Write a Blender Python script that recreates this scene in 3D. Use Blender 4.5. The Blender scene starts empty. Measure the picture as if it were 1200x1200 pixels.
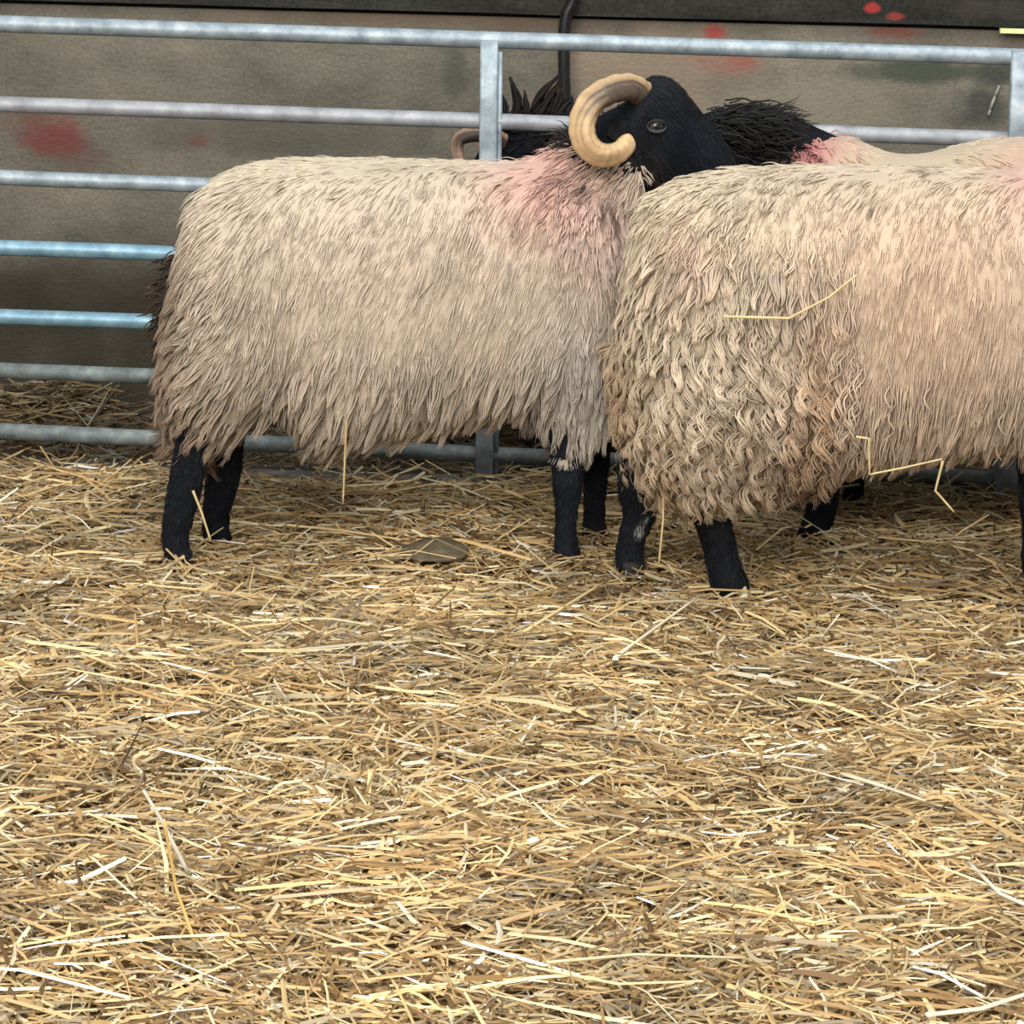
import bpy, math, random
import numpy as np
from mathutils import Vector, Matrix, kdtree, noise as mnoise

rng = np.random.default_rng(11)
random.seed(11)
SC = bpy.context.scene
COL = SC.collection

# ------------------------------------------------------------------ camera
F = 3858.0
CAM = np.array([0.0, -6.6, 1.5])
PITCH, ROLL = math.radians(13.13), math.radians(1.55)
fw = np.array([0, math.cos(PITCH), -math.sin(PITCH)])
r0 = np.array([1.0, 0, 0]); u0 = np.array([0, math.sin(PITCH), math.cos(PITCH)])
RT = math.cos(ROLL) * r0 + math.sin(ROLL) * u0
UP = -math.sin(ROLL) * r0 + math.cos(ROLL) * u0


def ray(px, py):
    return fw + (px - 600) / F * RT - (py - 600) / F * UP


def P(px, py, Y):
    """world point on the plane Y=const seen at a photo pixel"""
    d = ray(px, py)
    return CAM + d * (Y - CAM[1]) / d[1]


def G(px, py, z=0.0):
    d = ray(px, py)
    return CAM + d * (z - CAM[2]) / d[2]


def to_px(p):
    d = np.asarray(p) - CAM
    w = d @ fw
    return 600 + F * (d @ RT) / w, 600 - F * (d @ UP) / w


cd = bpy.data.cameras.new('camera'); cam = bpy.data.objects.new('camera', cd); COL.objects.link(cam)
cd.sensor_width = 36; cd.lens = 36 * F / 1200; cd.clip_end = 100
m = Matrix.Identity(4)
for i in range(3):
    m[i][0], m[i][1], m[i][2], m[i][3] = RT[i], UP[i], -fw[i], CAM[i]
cam.matrix_world = m
SC.camera = cam


# ------------------------------------------------------------------ helpers
def lin(c):
    c = np.asarray(c, float) / 255.0
    return np.where(c <= 0.04045, c / 12.92, ((c + 0.055) / 1.055) ** 2.4)


def norm(v):
    v = np.asarray(v, float)
    return v / np.maximum(np.linalg.norm(v, axis=-1, keepdims=True), 1e-9)


def np_mesh(name, V, faces_list, colors=None, smooth=True):
    """V (n,3); faces_list: list of (m,k) int arrays"""
    me = bpy.data.meshes.new(name)
    V = np.asarray(V, np.float32)
    me.vertices.add(len(V)); me.vertices.foreach_set('co', V.ravel())
    loops = np.concatenate([f.ravel() for f in faces_list]).astype(np.int32)
    tot = np.concatenate([np.full(len(f), f.shape[1], np.int32) for f in faces_list])
    start = np.concatenate([[0], np.cumsum(tot)[:-1]]).astype(np.int32)
    me.loops.add(len(loops)); me.loops.foreach_set('vertex_index', loops)
    me.polygons.add(len(tot)); me.polygons.foreach_set('loop_start', start)
    me.update(calc_edges=True)
    me.polygons.foreach_set('use_smooth', np.full(len(tot), smooth, bool))
    if colors is not None:
        set_col(me, colors)
    me.validate()
    return me


def set_col(me, colors):
    a = me.attributes.new('Col', 'FLOAT_COLOR', 'POINT')
    c = np.ones((len(me.vertices), 4), np.float32); c[:, :3] = colors
    a.data.foreach_set('color', c.ravel())


def link(name, me, mat=None, parent=None, loc=None):
    o = bpy.data.objects.new(name, me); COL.objects.link(o)
    if mat is not None:
        me.materials.append(mat)
    if parent is not None:
        o.parent = parent
    if loc is not None:
        o.location = loc
    return o


def tag(o, label, cat, group=None, kind=None):
    o['label'] = label; o['category'] = cat
    if group: o['group'] = group
    if kind: o['kind'] = kind
    return o


def empty(name, loc):
    o = bpy.data.objects.new(name, None); COL.objects.link(o); o.location = loc
    o.empty_display_size = 0.05
    return o


class Geo:
    def __init__(s): s.V = []; s.F = []; s.C = []; s.n = 0

    def add(s, V, F, C=None):
        V = np.asarray(V, float); s.V.append(V)
        for f in F: s.F.append(np.asarray(f, int) + s.n)
        if C is not None: s.C.append(np.broadcast_to(C, V.shape))
        s.n += len(V)

    def mesh(s, name, smooth=True):
        tri = [f for f in s.F if f.shape[1] == 3]; quad = [f for f in s.F if f.shape[1] == 4]
        fl = []
        if quad: fl.append(np.concatenate(quad))
        if tri: fl.append(np.concatenate(tri))
        return np_mesh(name, np.concatenate(s.V), fl, np.concatenate(s.C) if s.C else None, smooth)


def rings_faces(R, K):
    i = np.arange(R - 1)[:, None] * K; j = np.arange(K)[None, :]; j2 = (j + 1) % K
    q = np.stack([i + j, i + j2, i + K + j2, i + K + j], -1).reshape(-1, 4)
    return q


def loft(rings):
    """rings (R,K,3) -> closed mesh with fan caps"""
    rings = np.asarray(rings, float); R, K, _ = rings.shape
    V = np.concatenate([rings.reshape(-1, 3), rings[0].mean(0)[None], rings[-1].mean(0)[None]])
    j = np.arange(K); j2 = (j + 1) % K
    a, b = R * K, R * K + 1
    t = np.concatenate([np.stack([np.full(K, a), j2, j], -1),
                        np.stack([np.full(K, b), (R - 1) * K + j, (R - 1) * K + j2], -1)])
    return V, [rings_faces(R, K), t]


def sring(c, up, side, K=28, n=2.3):
    t = np.arange(K) * 2 * math.pi / K
    cx, sx = np.cos(t), np.sin(t)
    e = 2.0 / n
    return c + np.outer(np.sign(sx) * np.abs(sx) ** e, up) + np.outer(np.sign(cx) * np.abs(cx) ** e, side)


def smooth_path(pts, n):
    """Catmull-Rom through rows of pts"""
    pts = np.asarray(pts, float); m_ = len(pts)
    ext = np.concatenate([[2 * pts[0] - pts[1]], pts, [2 * pts[-1] - pts[-2]]])
    out = []
    for s in np.linspace(0, m_ - 1, n):
        i = min(int(s), m_ - 2); t = s - i
        p0, p1, p2, p3 = ext[i:i + 4]
        out.append(0.5 * ((2 * p1) + (-p0 + p2) * t + (2 * p0 - 5 * p1 + 4 * p2 - p3) * t * t + (-p0 + 3 * p1 - 3 * p2 + p3) * t ** 3))
    return np.array(out)


def tube_rings(pts, rad, K=12, flat=1.0, ref=(0, 1, 0)):
    pts = np.asarray(pts, float); rad = np.asarray(rad, float)
    T = norm(np.gradient(pts, axis=0)); ref = np.asarray(ref, float)
    rings = []
    for p, t, r in zip(pts, T, rad):
        s = ref - (ref @ t) * t
        if np.linalg.norm(s) < 1e-3: s = np.array([1.0, 0, 0]) - t[0] * t
        s = norm(s); u = np.cross(t, s)
        rings.append(sring(p, u * r, s * r * flat, K, 2.0))
    return np.array(rings)


def tube(pts, rad, K=12, n=None, flat=1.0, ref=(0, 1, 0)):
    a = np.column_stack([pts, np.broadcast_to(rad, len(pts))])
    if n: a = smooth_path(a, n)
    return loft(tube_rings(a[:, :3], a[:, 3], K, flat, ref))


def remesh(geo, voxel, smooth_iter=6, smooth_f=0.5):
    me = geo.mesh('tmp'); o = bpy.data.objects.new('tmp', me); COL.objects.link(o)
    md = o.modifiers.new('r', 'REMESH'); md.mode = 'VOXEL'; md.voxel_size = voxel; md.use_smooth_shade = True
    if smooth_iter:
        sm = o.modifiers.new('s', 'SMOOTH'); sm.factor = smooth_f; sm.iterations = smooth_iter
    dg = bpy.context.evaluated_depsgraph_get()
    out = bpy.data.meshes.new_from_object(o.evaluated_get(dg))
    bpy.data.objects.remove(o); bpy.data.meshes.remove(me)
    return out


def mesh_arrays(me):
    V = np.empty(len(me.vertices) * 3, np.float32); me.vertices.foreach_get('co', V); V = V.reshape(-1, 3).astype(float)
    me.calc_loop_triangles()
    T = np.empty(len(me.loop_triangles) * 3, np.int32); me.loop_triangles.foreach_get('vertices', T); T = T.reshape(-1, 3)
    N = np.empty(len(me.vertices) * 3, np.float32); me.vertex_normals.foreach_get('vector', N); N = N.reshape(-1, 3).astype(float)
    return V, T, N


def sample(V, T, N, n, weight=None):
    a = V[T]
    ar = 0.5 * np.linalg.norm(np.cross(a[:, 1] - a[:, 0], a[:, 2] - a[:, 0]), axis=1)
    if weight is not None: ar = ar * weight(a.mean(1))
    idx = rng.choice(len(T), n, p=ar / ar.sum())
    r1 = np.sqrt(rng.random(n))[:, None]; r2 = rng.random(n)[:, None]
    b = [1 - r1, r1 * (1 - r2), r1 * r2]
    p = sum(b[k] * V[T[idx, k]] for k in range(3)); nn = norm(sum(b[k] * N[T[idx, k]] for k in range(3)))
    return p, nn


def strands(geo, root, d0, d1, n, L, rad, col_root, col_tip, S=6, amp=0.0, wl=0.03, clump=None, K=3, taper=2.2):
    """tapered tubes along quadratic paths with optional curl; everything per strand vectorised"""
    M = len(root)
    L = np.broadcast_to(L, M); rad = np.broadcast_to(rad, M); amp = np.broadcast_to(amp, M); wl = np.broadcast_to(wl, M)
    t = np.linspace(0, 1, S)[None, :, None]
    Lb = L[:, None, None]
    path = root[:, None] + Lb * (d0[:, None] * (t - 0.5 * t * t) + d1[:, None] * 0.5 * t * t)
    e2 = norm(np.cross(d1, n)); ph = rng.random(M)[:, None] * 6.283
    if clump is not None:                       # clump = (offset to guide tip (M,3), strength, phase)
        off, st, ph = clump
        path = path + off[:, None] * st[:, None, None] * t ** 1.3
        ph = ph[:, None]
    ang = ph + (L / wl)[:, None] * np.linspace(0, 1, S)[None] * 6.283
    A = amp[:, None] * np.linspace(0, 1, S)[None] ** 0.6
    path = path + (A * np.cos(ang))[..., None] * e2[:, None] + (A * 0.7 * np.sin(ang))[..., None] * n[:, None]
    T = norm(np.gradient(path, axis=1))
    s = norm(np.cross(T, n[:, None])); u = np.cross(s, T)
    rr = rad[:, None] * (1 - 0.92 * np.linspace(0, 1, S)[None] ** taper)
    k = np.arange(K) * 2 * math.pi / K + math.pi / 2
    ring = path[:, :, None] + rr[..., None, None] * (np.cos(k)[None, None, :, None] * s[:, :, None] + np.sin(k)[None, None, :, None] * 0.7 * u[:, :, None])
    V = ring.reshape(-1, 3)
    f1 = rings_faces(S, K)
    Fq = (f1[None] + (np.arange(M) * S * K)[:, None, None]).reshape(-1, 4)
    tt = np.linspace(0, 1, S)[None, :, None, None]
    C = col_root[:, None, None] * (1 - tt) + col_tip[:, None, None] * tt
    C = np.broadcast_to(C, (M, S, K, 3)).reshape(-1, 3)
    geo.add(V, [Fq], C)


# ------------------------------------------------------------------ materials
def mat_attr(name, rough=0.9, spec=0.15, noise_amt=0.0, nscale=60, bump=0.0, bscale=200, sheen=0.0, metallic=0.0):
    mt = bpy.data.materials.new(name); mt.use_nodes = True
    nt = mt.node_tree; b = nt.nodes['Principled BSDF']
    b.inputs['Roughness'].default_value = rough; b.inputs['Specular IOR Level'].default_value = spec
    b.inputs['Metallic'].default_value = metallic
    if sheen:
        b.inputs['Sheen Weight'].default_value = sheen; b.inputs['Sheen Roughness'].default_value = 0.5
    at = nt.nodes.new('ShaderNodeAttribute'); at.attribute_name = 'Col'
    src = at.outputs['Color']
    tc = nt.nodes.new('ShaderNodeTexCoord')
    if noise_amt:
        nz = nt.nodes.new('ShaderNodeTexNoise'); nz.inputs['Scale'].default_value = nscale; nz.inputs['Detail'].default_value = 4
        nt.links.new(tc.outputs['Object'], nz.inputs['Vector'])
        mr = nt.nodes.new('ShaderNodeMapRange'); mr.inputs['To Min'].default_value = 1 - noise_amt; mr.inputs['To Max'].default_value = 1 + noise_amt
        mr.inputs['From Min'].default_value = 0.3; mr.inputs['From Max'].default_value = 0.7
        nt.links.new(nz.outputs['Fac'], mr.inputs['Value'])
        mx = nt.nodes.new('ShaderNodeVectorMath'); mx.operation = 'SCALE'
        nt.links.new(src, mx.inputs[0]); nt.links.new(mr.outputs['Result'], mx.inputs['Scale']); src = mx.outputs['Vector']
    nt.links.new(src, b.inputs['Base Color'])
    if bump:
        nz = nt.nodes.new('ShaderNodeTexNoise'); nz.inputs['Scale'].default_value = bscale; nz.inputs['Detail'].default_value = 3
        nt.links.new(tc.outputs['Object'], nz.inputs['Vector'])
        bp = nt.nodes.new('ShaderNodeBump'); bp.inputs['Strength'].default_value = bump; bp.inputs['Distance'].default_value = 0.004
        nt.links.new(nz.outputs['Fac'], bp.inputs['Height']); nt.links.new(bp.outputs['Normal'], b.inputs['Normal'])
    return mt


def mat_noise(name, ramp, scale=8, detail=8, rough=0.8, spec=0.2, metallic=0.0, bump=0.2, bscale=None, stretch=(1, 1, 1), bdist=0.004):
    mt = bpy.data.materials.new(name); mt.use_nodes = True
    nt = mt.node_tree; b = nt.nodes['Principled BSDF']
    b.inputs['Roughness'].default_value = rough; b.inputs['Specular IOR Level'].default_value = spec; b.inputs['Metallic'].default_value = metallic
    tc = nt.nodes.new('ShaderNodeTexCoord'); mp = nt.nodes.new('ShaderNodeMapping'); mp.inputs['Scale'].default_value = stretch
    nt.links.new(tc.outputs['Object'], mp.inputs['Vector'])
    nz = nt.nodes.new('ShaderNodeTexNoise'); nz.inputs['Scale'].default_value = scale; nz.inputs['Detail'].default_value = detail; nz.inputs['Roughness'].default_value = 0.65
    nt.links.new(mp.outputs['Vector'], nz.inputs['Vector'])
    cr = nt.nodes.new('ShaderNodeValToRGB'); el = cr.color_ramp.elements
    for i, (pos, c) in enumerate(ramp):
        e = el[i] if i < 2 else el.new(pos)
        e.position = pos; e.color = (*lin(c), 1)
    nt.links.new(nz.outputs['Fac'], cr.inputs['Fac'])
    nt.links.new(cr.outputs['Color'], b.inputs['Base Color'])
    if bump:
        n2 = nt.nodes.new('ShaderNodeTexNoise'); n2.inputs['Scale'].default_value = bscale or scale * 6; n2.inputs['Detail'].default_value = 5
        nt.links.new(mp.outputs['Vector'], n2.inputs['Vector'])
        bp = nt.nodes.new('ShaderNodeBump'); bp.inputs['Strength'].default_value = bump; bp.inputs['Distance'].default_value = bdist
        nt.links.new(n2.outputs['Fac'], bp.inputs['Height']); nt.links.new(bp.outputs['Normal'], b.inputs['Normal'])
    mt['out'] = cr.name
    return mt


def add_spots(mt, spots):
    """mix paint, damp or painted-shade blotches into a material: (centre, radii xyz, rgb, strength, breakup noise scale) in object space"""
    nt = mt.node_tree; b = nt.nodes['Principled BSDF']
    tc = next(n for n in nt.nodes if n.type == 'TEX_COORD')
    src = b.inputs['Base Color'].links[0].from_socket
    for c, rad, rgb, st, ns in spots:
        mp = nt.nodes.new('ShaderNodeMapping'); mp.vector_type = 'TEXTURE'
        mp.inputs['Location'].default_value = tuple(c); mp.inputs['Scale'].default_value = tuple(rad)
        nt.links.new(tc.outputs['Object'], mp.inputs['Vector'])
        ln = nt.nodes.new('ShaderNodeVectorMath'); ln.operation = 'LENGTH'; nt.links.new(mp.outputs['Vector'], ln.inputs[0])
        nz = nt.nodes.new('ShaderNodeTexNoise'); nz.inputs['Scale'].default_value = ns; nz.inputs['Detail'].default_value = 6
        nt.links.new(tc.outputs['Object'], nz.inputs['Vector'])
        ma = nt.nodes.new('ShaderNodeMath'); ma.operation = 'MULTIPLY_ADD'; ma.inputs[1].default_value = 1.6; ma.inputs[2].default_value = -0.8
        nt.links.new(nz.outputs['Fac'], ma.inputs[0])
        ad = nt.nodes.new('ShaderNodeMath'); ad.operation = 'ADD'
        nt.links.new(ln.outputs['Value'], ad.inputs[0]); nt.links.new(ma.outputs['Value'], ad.inputs[1])
        mr = nt.nodes.new('ShaderNodeMapRange'); mr.interpolation_type = 'SMOOTHSTEP'
        mr.inputs['From Min'].default_value = 1.15; mr.inputs['From Max'].default_value = 0.35
        mr.inputs['To Min'].default_value = 0; mr.inputs['To Max'].default_value = st
        nt.links.new(ad.outputs['Value'], mr.inputs['Value'])
        mx = nt.nodes.new('ShaderNodeMix'); mx.data_type = 'RGBA'
        nt.links.new(mr.outputs['Result'], mx.inputs['Factor']); nt.links.new(src, mx.inputs[6]); mx.inputs[7].default_value = (*lin(rgb), 1)
        src = mx.outputs[2]
    nt.links.new(src, b.inputs['Base Color'])


M_FLEECE = mat_attr('fleece', 0.95, 0.05, sheen=0.15)
M_SKIN = mat_attr('dark_short_hair', 0.75, 0.15, noise_amt=0.5, nscale=40, bump=0.5, bscale=260)
M_MANE = mat_attr('dark_long_hair', 0.55, 0.3)
M_HORN = mat_attr('horn', 0.45, 0.4, noise_amt=0.12, nscale=45, bump=0.25, bscale=120)
M_STRAW = mat_attr('straw', 0.55, 0.3)
M_GALV = mat_noise('galvanised_steel', [(0.3, (118, 128, 134)), (0.5, (150, 162, 168)), (0.62, (172, 182, 186)), (0.75, (190, 196, 198))], 24, 6, 0.5, 0.5, 0.25, 0.15, 90)
M_GALV_BLUE = mat_noise('galvanised_steel_bluish', [(0.3, (104, 138, 154)), (0.5, (130, 166, 182)), (0.68, (160, 190, 202))], 24, 6, 0.45, 0.5, 0.25, 0.15, 90)
M_GALV_PINK = mat_noise('galvanised_steel_dull', [(0.3, (130, 130, 133)), (0.5, (156, 158, 161)), (0.7, (182, 182, 184))], 20, 6, 0.55, 0.5, 0.2, 0.15, 90)
M_GALV_OLD = mat_noise('galvanised_steel_grimy', [(0.3, (84, 90, 88)), (0.5, (116, 124, 122)), (0.72, (156, 164, 160))], 22, 8, 0.65, 0.4, 0.15, 0.25, 70)
M_RUBBER = mat_noise('black_rubber', [(0.3, (18, 18, 18)), (0.7, (34, 34, 34))], 30, 3, 0.35, 0.5, 0, 0.1)
M_HOOF = mat_noise('hoof', [(0.3, (22, 20, 19)), (0.7, (48, 44, 40))], 60, 4, 0.6, 0.3, 0, 0.2)
M_CLOD = mat_noise('dried_clod', [(0.3, (84, 76, 58)), (0.7, (128, 116, 92))], 40, 6, 0.9, 0.1, 0, 0.6, 120)


# ------------------------------------------------------------------ the setting
GY, WY = 0.12, 0.80           # gate plane, wall plane


def box_mesh(name, lo, hi, nx=1, nz=1):
    lo = np.array(lo, float); hi = np.array(hi, float)
    V = np.array([[x, y, z] for x in (lo[0], hi[0]) for y in (lo[1], hi[1]) for z in (lo[2], hi[2])])
    F_ = np.array([[0, 1, 3, 2], [4, 6, 7, 5], [0, 4, 5, 1], [2, 3, 7, 6], [0, 2, 6, 4], [1, 5, 7, 3]])
    return np_mesh(name, V, [F_], smooth=False)


def struct(name, me, mat, loc=None):
    o = link(name, me, mat, loc=loc); o['kind'] = 'structure'; return o


# wall of cast concrete panels
wall_top = P(600, 20, WY)[2]
M_WALL = mat_noise('concrete', [(0.28, (90, 86, 77)), (0.42, (110, 105, 93)), (0.56, (126, 119, 105)), (0.72, (146, 138, 121))], 3.0, 12, 0.92, 0.1, 0, 0.5, 70, (1, 1, 1.6), 0.006)


def fine_speckle(mt, sc, amt):
    nt = mt.node_tree; b = nt.nodes['Principled BSDF']
    tc = next(n for n in nt.nodes if n.type == 'TEX_COORD')
    src = b.inputs['Base Color'].links[0].from_socket
    nz = nt.nodes.new('ShaderNodeTexNoise'); nz.inputs['Scale'].default_value = sc; nz.inputs['Detail'].default_value = 3
    nt.links.new(tc.outputs['Object'], nz.inputs['Vector'])
    mr = nt.nodes.new('ShaderNodeMapRange'); mr.inputs['From Min'].default_value = 0.3; mr.inputs['From Max'].default_value = 0.7
    mr.inputs['To Min'].default_value = 1 - amt; mr.inputs['To Max'].default_value = 1 + amt
    nt.links.new(nz.outputs['Fac'], mr.inputs['Value'])
    sc_ = nt.nodes.new('ShaderNodeVectorMath'); sc_.operation = 'SCALE'
    nt.links.new(src, sc_.inputs[0]); nt.links.new(mr.outputs['Result'], sc_.inputs['Scale'])
    nt.links.new(sc_.outputs['Vector'], b.inputs['Base Color'])


fine_speckle(M_WALL, 130, 0.16)


def wp(px, py): return P(px, py, WY)


S = 500.0  # rough pixels per metre at the wall
add_spots(M_WALL, [
    # shade deepening toward the wall foot, painted in; then damp and paint
    (wp(300, 470), (2.6, 0.3, 0.42), (52, 46, 36), 0.8, 4),
    (wp(100, 350), (0.5, 0.3, 0.10), (60, 54, 44), 0.6, 6),
    (wp(330, 160), (0.34, 0.3, 0.06), (92, 86, 76), 0.6, 9),
    (wp(535, 75), (0.035, 0.3, 0.09), (86, 86, 78), 0.8, 14),
    (wp(1100, 85), (0.26, 0.3, 0.035), (70, 76, 66), 0.85, 12),
    (wp(1150, 118), (0.09, 0.3, 0.08), (70, 72, 68), 0.85, 12),
    (wp(950, 130), (0.30, 0.3, 0.08), (140, 132, 114), 0.6, 9),
    (wp(760, 90), (0.25, 0.3, 0.12), (158, 136, 114), 0.5, 9),
    (wp(480, 20), (0.5, 0.3, 0.03), (132, 108, 88), 0.5, 9),
    (wp(62, 160), (0.09, 0.3, 0.055), (128, 58, 54), 0.8, 14),
    (wp(30, 150), (0.10, 0.3, 0.05), (112, 84, 76), 0.5, 14),
    (wp(90, 180), (0.10, 0.3, 0.05), (112, 84, 76), 0.5, 14),
    (wp(232, 165), (0.03, 0.3, 0.02), (120, 76, 70), 0.5, 20),
    (wp(838, 38), (0.032, 0.3, 0.025), (176, 62, 62), 0.75, 20),
    (wp(868, 72), (0.036, 0.3, 0.020), (158, 72, 68), 0.7, 20),
    (wp(845, 72), (0.10, 0.3, 0.035), (146, 106, 92), 0.6, 14),
    (wp(1050, 38), (0.07, 0.3, 0.022), (140, 78, 70), 0.7, 18),
])
wx0, wx1 = -3.2, 3.2
struct('wall_back', box_mesh('wall_back', (wx0, WY, -0.2), (wx1, WY + 0.2, wall_top)), M_WALL)
# a spalled chip and a scrape of lime on the concrete
g = Geo()
for (a, b) in [((1160, 128), (1166, 112)), ((1166, 112), (1171, 100)), ((1158, 135), (1161, 126))]:
    V, F_ = tube([wp(*a) - [0, .004, 0], wp(*b) - [0, .004, 0]], [.0045, .003], 6); g.add(V, F_)
lime = mat_noise('lime_scrape', [(0.3, (150, 146, 132)), (0.7, (182, 178, 164))], 30, 3, 0.9, 0.1, 0, 0)
struct('trim_1', g.mesh('trim_1'), lime)

# dark boarding above the wall, overhanging it a little; it follows the slight slope in the photo
M_BOARD = mat_noise('weathered_boarding', [(0.3, (34, 34, 30)), (0.55, (52, 51, 45)), (0.75, (70, 69, 62))], 5, 10, 0.85, 0.15, 0, 0.4, 40, (0.6, 1, 4))
fine_speckle(M_BOARD, 120, 0.3)
add_spots(M_BOARD, [
    (P(1022, 10, WY - .03), (0.022, 0.2, 0.014), (168, 58, 56), 0.9, 25),
    (P(1050, 19, WY - .03), (0.026, 0.2, 0.010), (156, 66, 62), 0.7, 30),
    (P(1150, 12, WY - .03), (0.12, 0.2, 0.03), (66, 60, 56), 0.6, 20),
])
zb = P(600, 16, WY - .03)[2]
g = Geo()
xs = np.linspace(wx0, wx1, 40)
prof = []
for x in xs:
    dz = 0.004 * mnoise.noise(Vector((x * 3, 0, 7)))
    prof.append([[x, WY - .03, zb + dz], [x, WY + .12, zb + dz], [x, WY + .12, zb + .7], [x, WY - .03, zb + .7]])
V, F_ = loft(np.array(prof)); g.add(V, F_)
struct('wall_upper', g.mesh('wall_upper', False), M_BOARD)
# daylight through a gap at the joint's right end, painted as a pale strip
M_SLIT = mat_noise('painted_daylight', [(0.3, (226, 236, 150)), (0.7, (244, 248, 190))], 12, 3, 0.6, 0.2, 0, 0)
a, b = P(1172, 36, WY - .045), P(1260, 38, WY - .045)
struct('trim_2', box_mesh('trim_2', (a[0], WY - .05, a[2] - .005), (b[0] + .5, WY - .032, a[2] + .005)), M_SLIT)

# floor under the bedding
M_FLOOR = mat_noise('trodden_bedding', [(0.3, (74, 56, 34)), (0.5, (112, 88, 52)), (0.7, (150, 122, 76))], 30, 10, 0.95, 0.1, 0, 0.6, 200, (1, 2, 1), 0.01)


def height(x, y):
    x = np.asarray(x, float); y = np.asarray(y, float)
    h = 0.010 * np.sin(x * 5.1 + 1.3 * np.sin(y * 3.7)) * np.sin(y * 6.3 + 0.8) + 0.006 * np.sin(x * 13 + y * 9) * np.sin(y * 17 - x * 4)
    h = h + 0.008 * np.sin(x * 2.2 + 2 * y + .4)
    bank = np.exp(-((y - (GY - .10)) / 0.10) ** 2) * 0.008
    behind = np.clip((y - GY - .02) / .10, 0, 1) * -0.045 + np.clip((y - .45) / .3, 0, 1) * 0.035
    heap = 0.085 * np.exp(-((x - wp(70, 470)[0]) / .13) ** 2 - ((y - (WY - .03)) / .16) ** 2)
    return h + bank + behind + heap


gx = np.linspace(-3.2, 3.2, 130); gy = np.linspace(-7.5, WY, 150)
XX, YY = np.meshgrid(gx, gy, indexing='ij')
V = np.stack([XX, YY, height(XX, YY) - 0.022], -1).reshape(-1, 3)
i = np.arange(129)[:, None] * 150; j = np.arange(149)[None]
Fq = np.stack([i + j, i + 150 + j, i + 151 + j, i + j + 1], -1).reshape(-1, 4)
struct('floor', np_mesh('floor', V, [Fq]), M_FLOOR)

# kerb below the gate
M_KERB = mat_noise('kerb_concrete', [(0.3, (66, 62, 54)), (0.5, (94, 90, 82)), (0.7, (124, 120, 112))], 14, 8, 0.9, 0.1, 0, 0.5, 60)
g = Geo()
prof = []
for x in np.linspace(-3.1, 3.1, 120):
    w = lambda k: 0.006 * mnoise.noise(Vector((x * 6, k * 3.1, 2)))
    y0, y1 = GY - .075, GY + .06
    prof.append([[x, y0 + w(1), -.06], [x, y1, -.06], [x, y1 + w(2), .006 + w(3)], [x, y0 + .012 + w(4), .012 + w(5) * 1.6], [x, y0 + w(6), .000 + w(7)]])
V, F_ = loft(np.array(prof)); g.add(V, F_)
struct('trim_3', g.mesh('trim_3', False), M_KERB)

# ------------------------------------------------------------------ the gate
gate = empty('field_gate', P(573, 560, GY))
tag(gate, 'galvanised tubular steel gate with seven rails running behind the sheep', 'gate')
GO = np.array(gate.location)


def gate_part(name, geo, mat, label=None):
    for k in range(len(geo.V)): geo.V[k] = geo.V[k] - GO
    o = link(name, geo.mesh(name), mat, gate)
    if label: o['label'] = label
    return o


rail_px = [(28, 67, .0175), (122, 164, .0165), (208, 252, .016), (290, 333, .0165), (371, 412, .0165), (434, 480, .0165), (505, 563, .0175)]
rail_m = [M_GALV, M_GALV_PINK, M_GALV, M_GALV_BLUE, M_GALV_BLUE, M_GALV_OLD, M_GALV_OLD]
rail_l = [None, None, None, 'bluish rail', 'bluish rail', 'grimy rail', 'grimy lowest rail']
for (a, b, r), mt, lb in zip(rail_px, rail_m, rail_l):
    g = Geo()
    pts = []
    for s in np.linspace(-0.08, 1.06, 30):
        p = P(1200 * s, a + (b - a) * s, GY + .004)
        p[2] += 0.0012 * mnoise.noise(Vector((p[0] * 4, a, 0)))
        pts.append(p)
    V, F_ = tube(pts, np.full(30, r), 16); g.add(V, F_)
    gate_part('rail', g, mt, lb)


def upright(top, bot, w, d, mat):
    g = Geo()
    a, b = P(*top, GY - .012), P(*bot, GY - .012)
    rings = []
    for s in np.linspace(0, 1, 8):
        c = a + (b - a) * s
        rings.append(sring(c, np.array([w, 0, 0]), np.array([0, d, 0]), 20, 7))
    V, F_ = loft(rings); g.add(V, F_)
    return gate_part('upright', g, mat)


upright((573.5, 47), (567, 592), .0185, .012, M_GALV)
upright((1200, 60), (1177, 630), .026, .014, M_GALV)
upright((-62, 28), (-60, 575), .0185, .012, M_GALV)
# thin flange along the first upright, seen as a bright strip at its right
g = Geo(); a, b = P(586, 60, GY), P(581, 575, GY)
V, F_ = loft([sring(a + (b - a) * s, np.array([.0055, 0, 0]), np.array([0, .012, 0]), 12, 5) for s in np.linspace(0, 1, 6)]); g.add(V, F_)
gate_part('flange', g, M_GALV)

# ------------------------------------------------------------------ black hose on the wall
hz = WY - .055
pts = [P(676, -26, hz), P(671, 2, hz), P(664, 18, hz), P(661, 40, hz), P(661, 80, hz), P(662, 110, hz), P(664, 160, hz), P(665, 300, hz), P(664, 485, hz)]
g = Geo()
V, F_ = tube(pts, np.full(len(pts), .0135), 14, 60); g.add(V, F_)
hose = link('water_hose', g.mesh('water_hose'), M_RUBBER)
tag(hose, 'black rubber hose hanging down the concrete wall behind the gate', 'hose')

# ------------------------------------------------------------------ sheep
CREAM = lin((211, 194, 171)); WARM = lin((214, 191, 166)); PINK = lin((208, 160, 146)); BROWN = lin((122, 92, 66))
DIRT = lin((160, 132, 106)); BLACK = np.array([.0075, .0085, .012]); BROWNHAIR = np.array([.028, .021, .017])


def gauss(px, py, cx, cy, rx, ry): return np.exp(-((px - cx) / rx) ** 2 - ((py - cy) / ry) ** 2)


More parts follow.
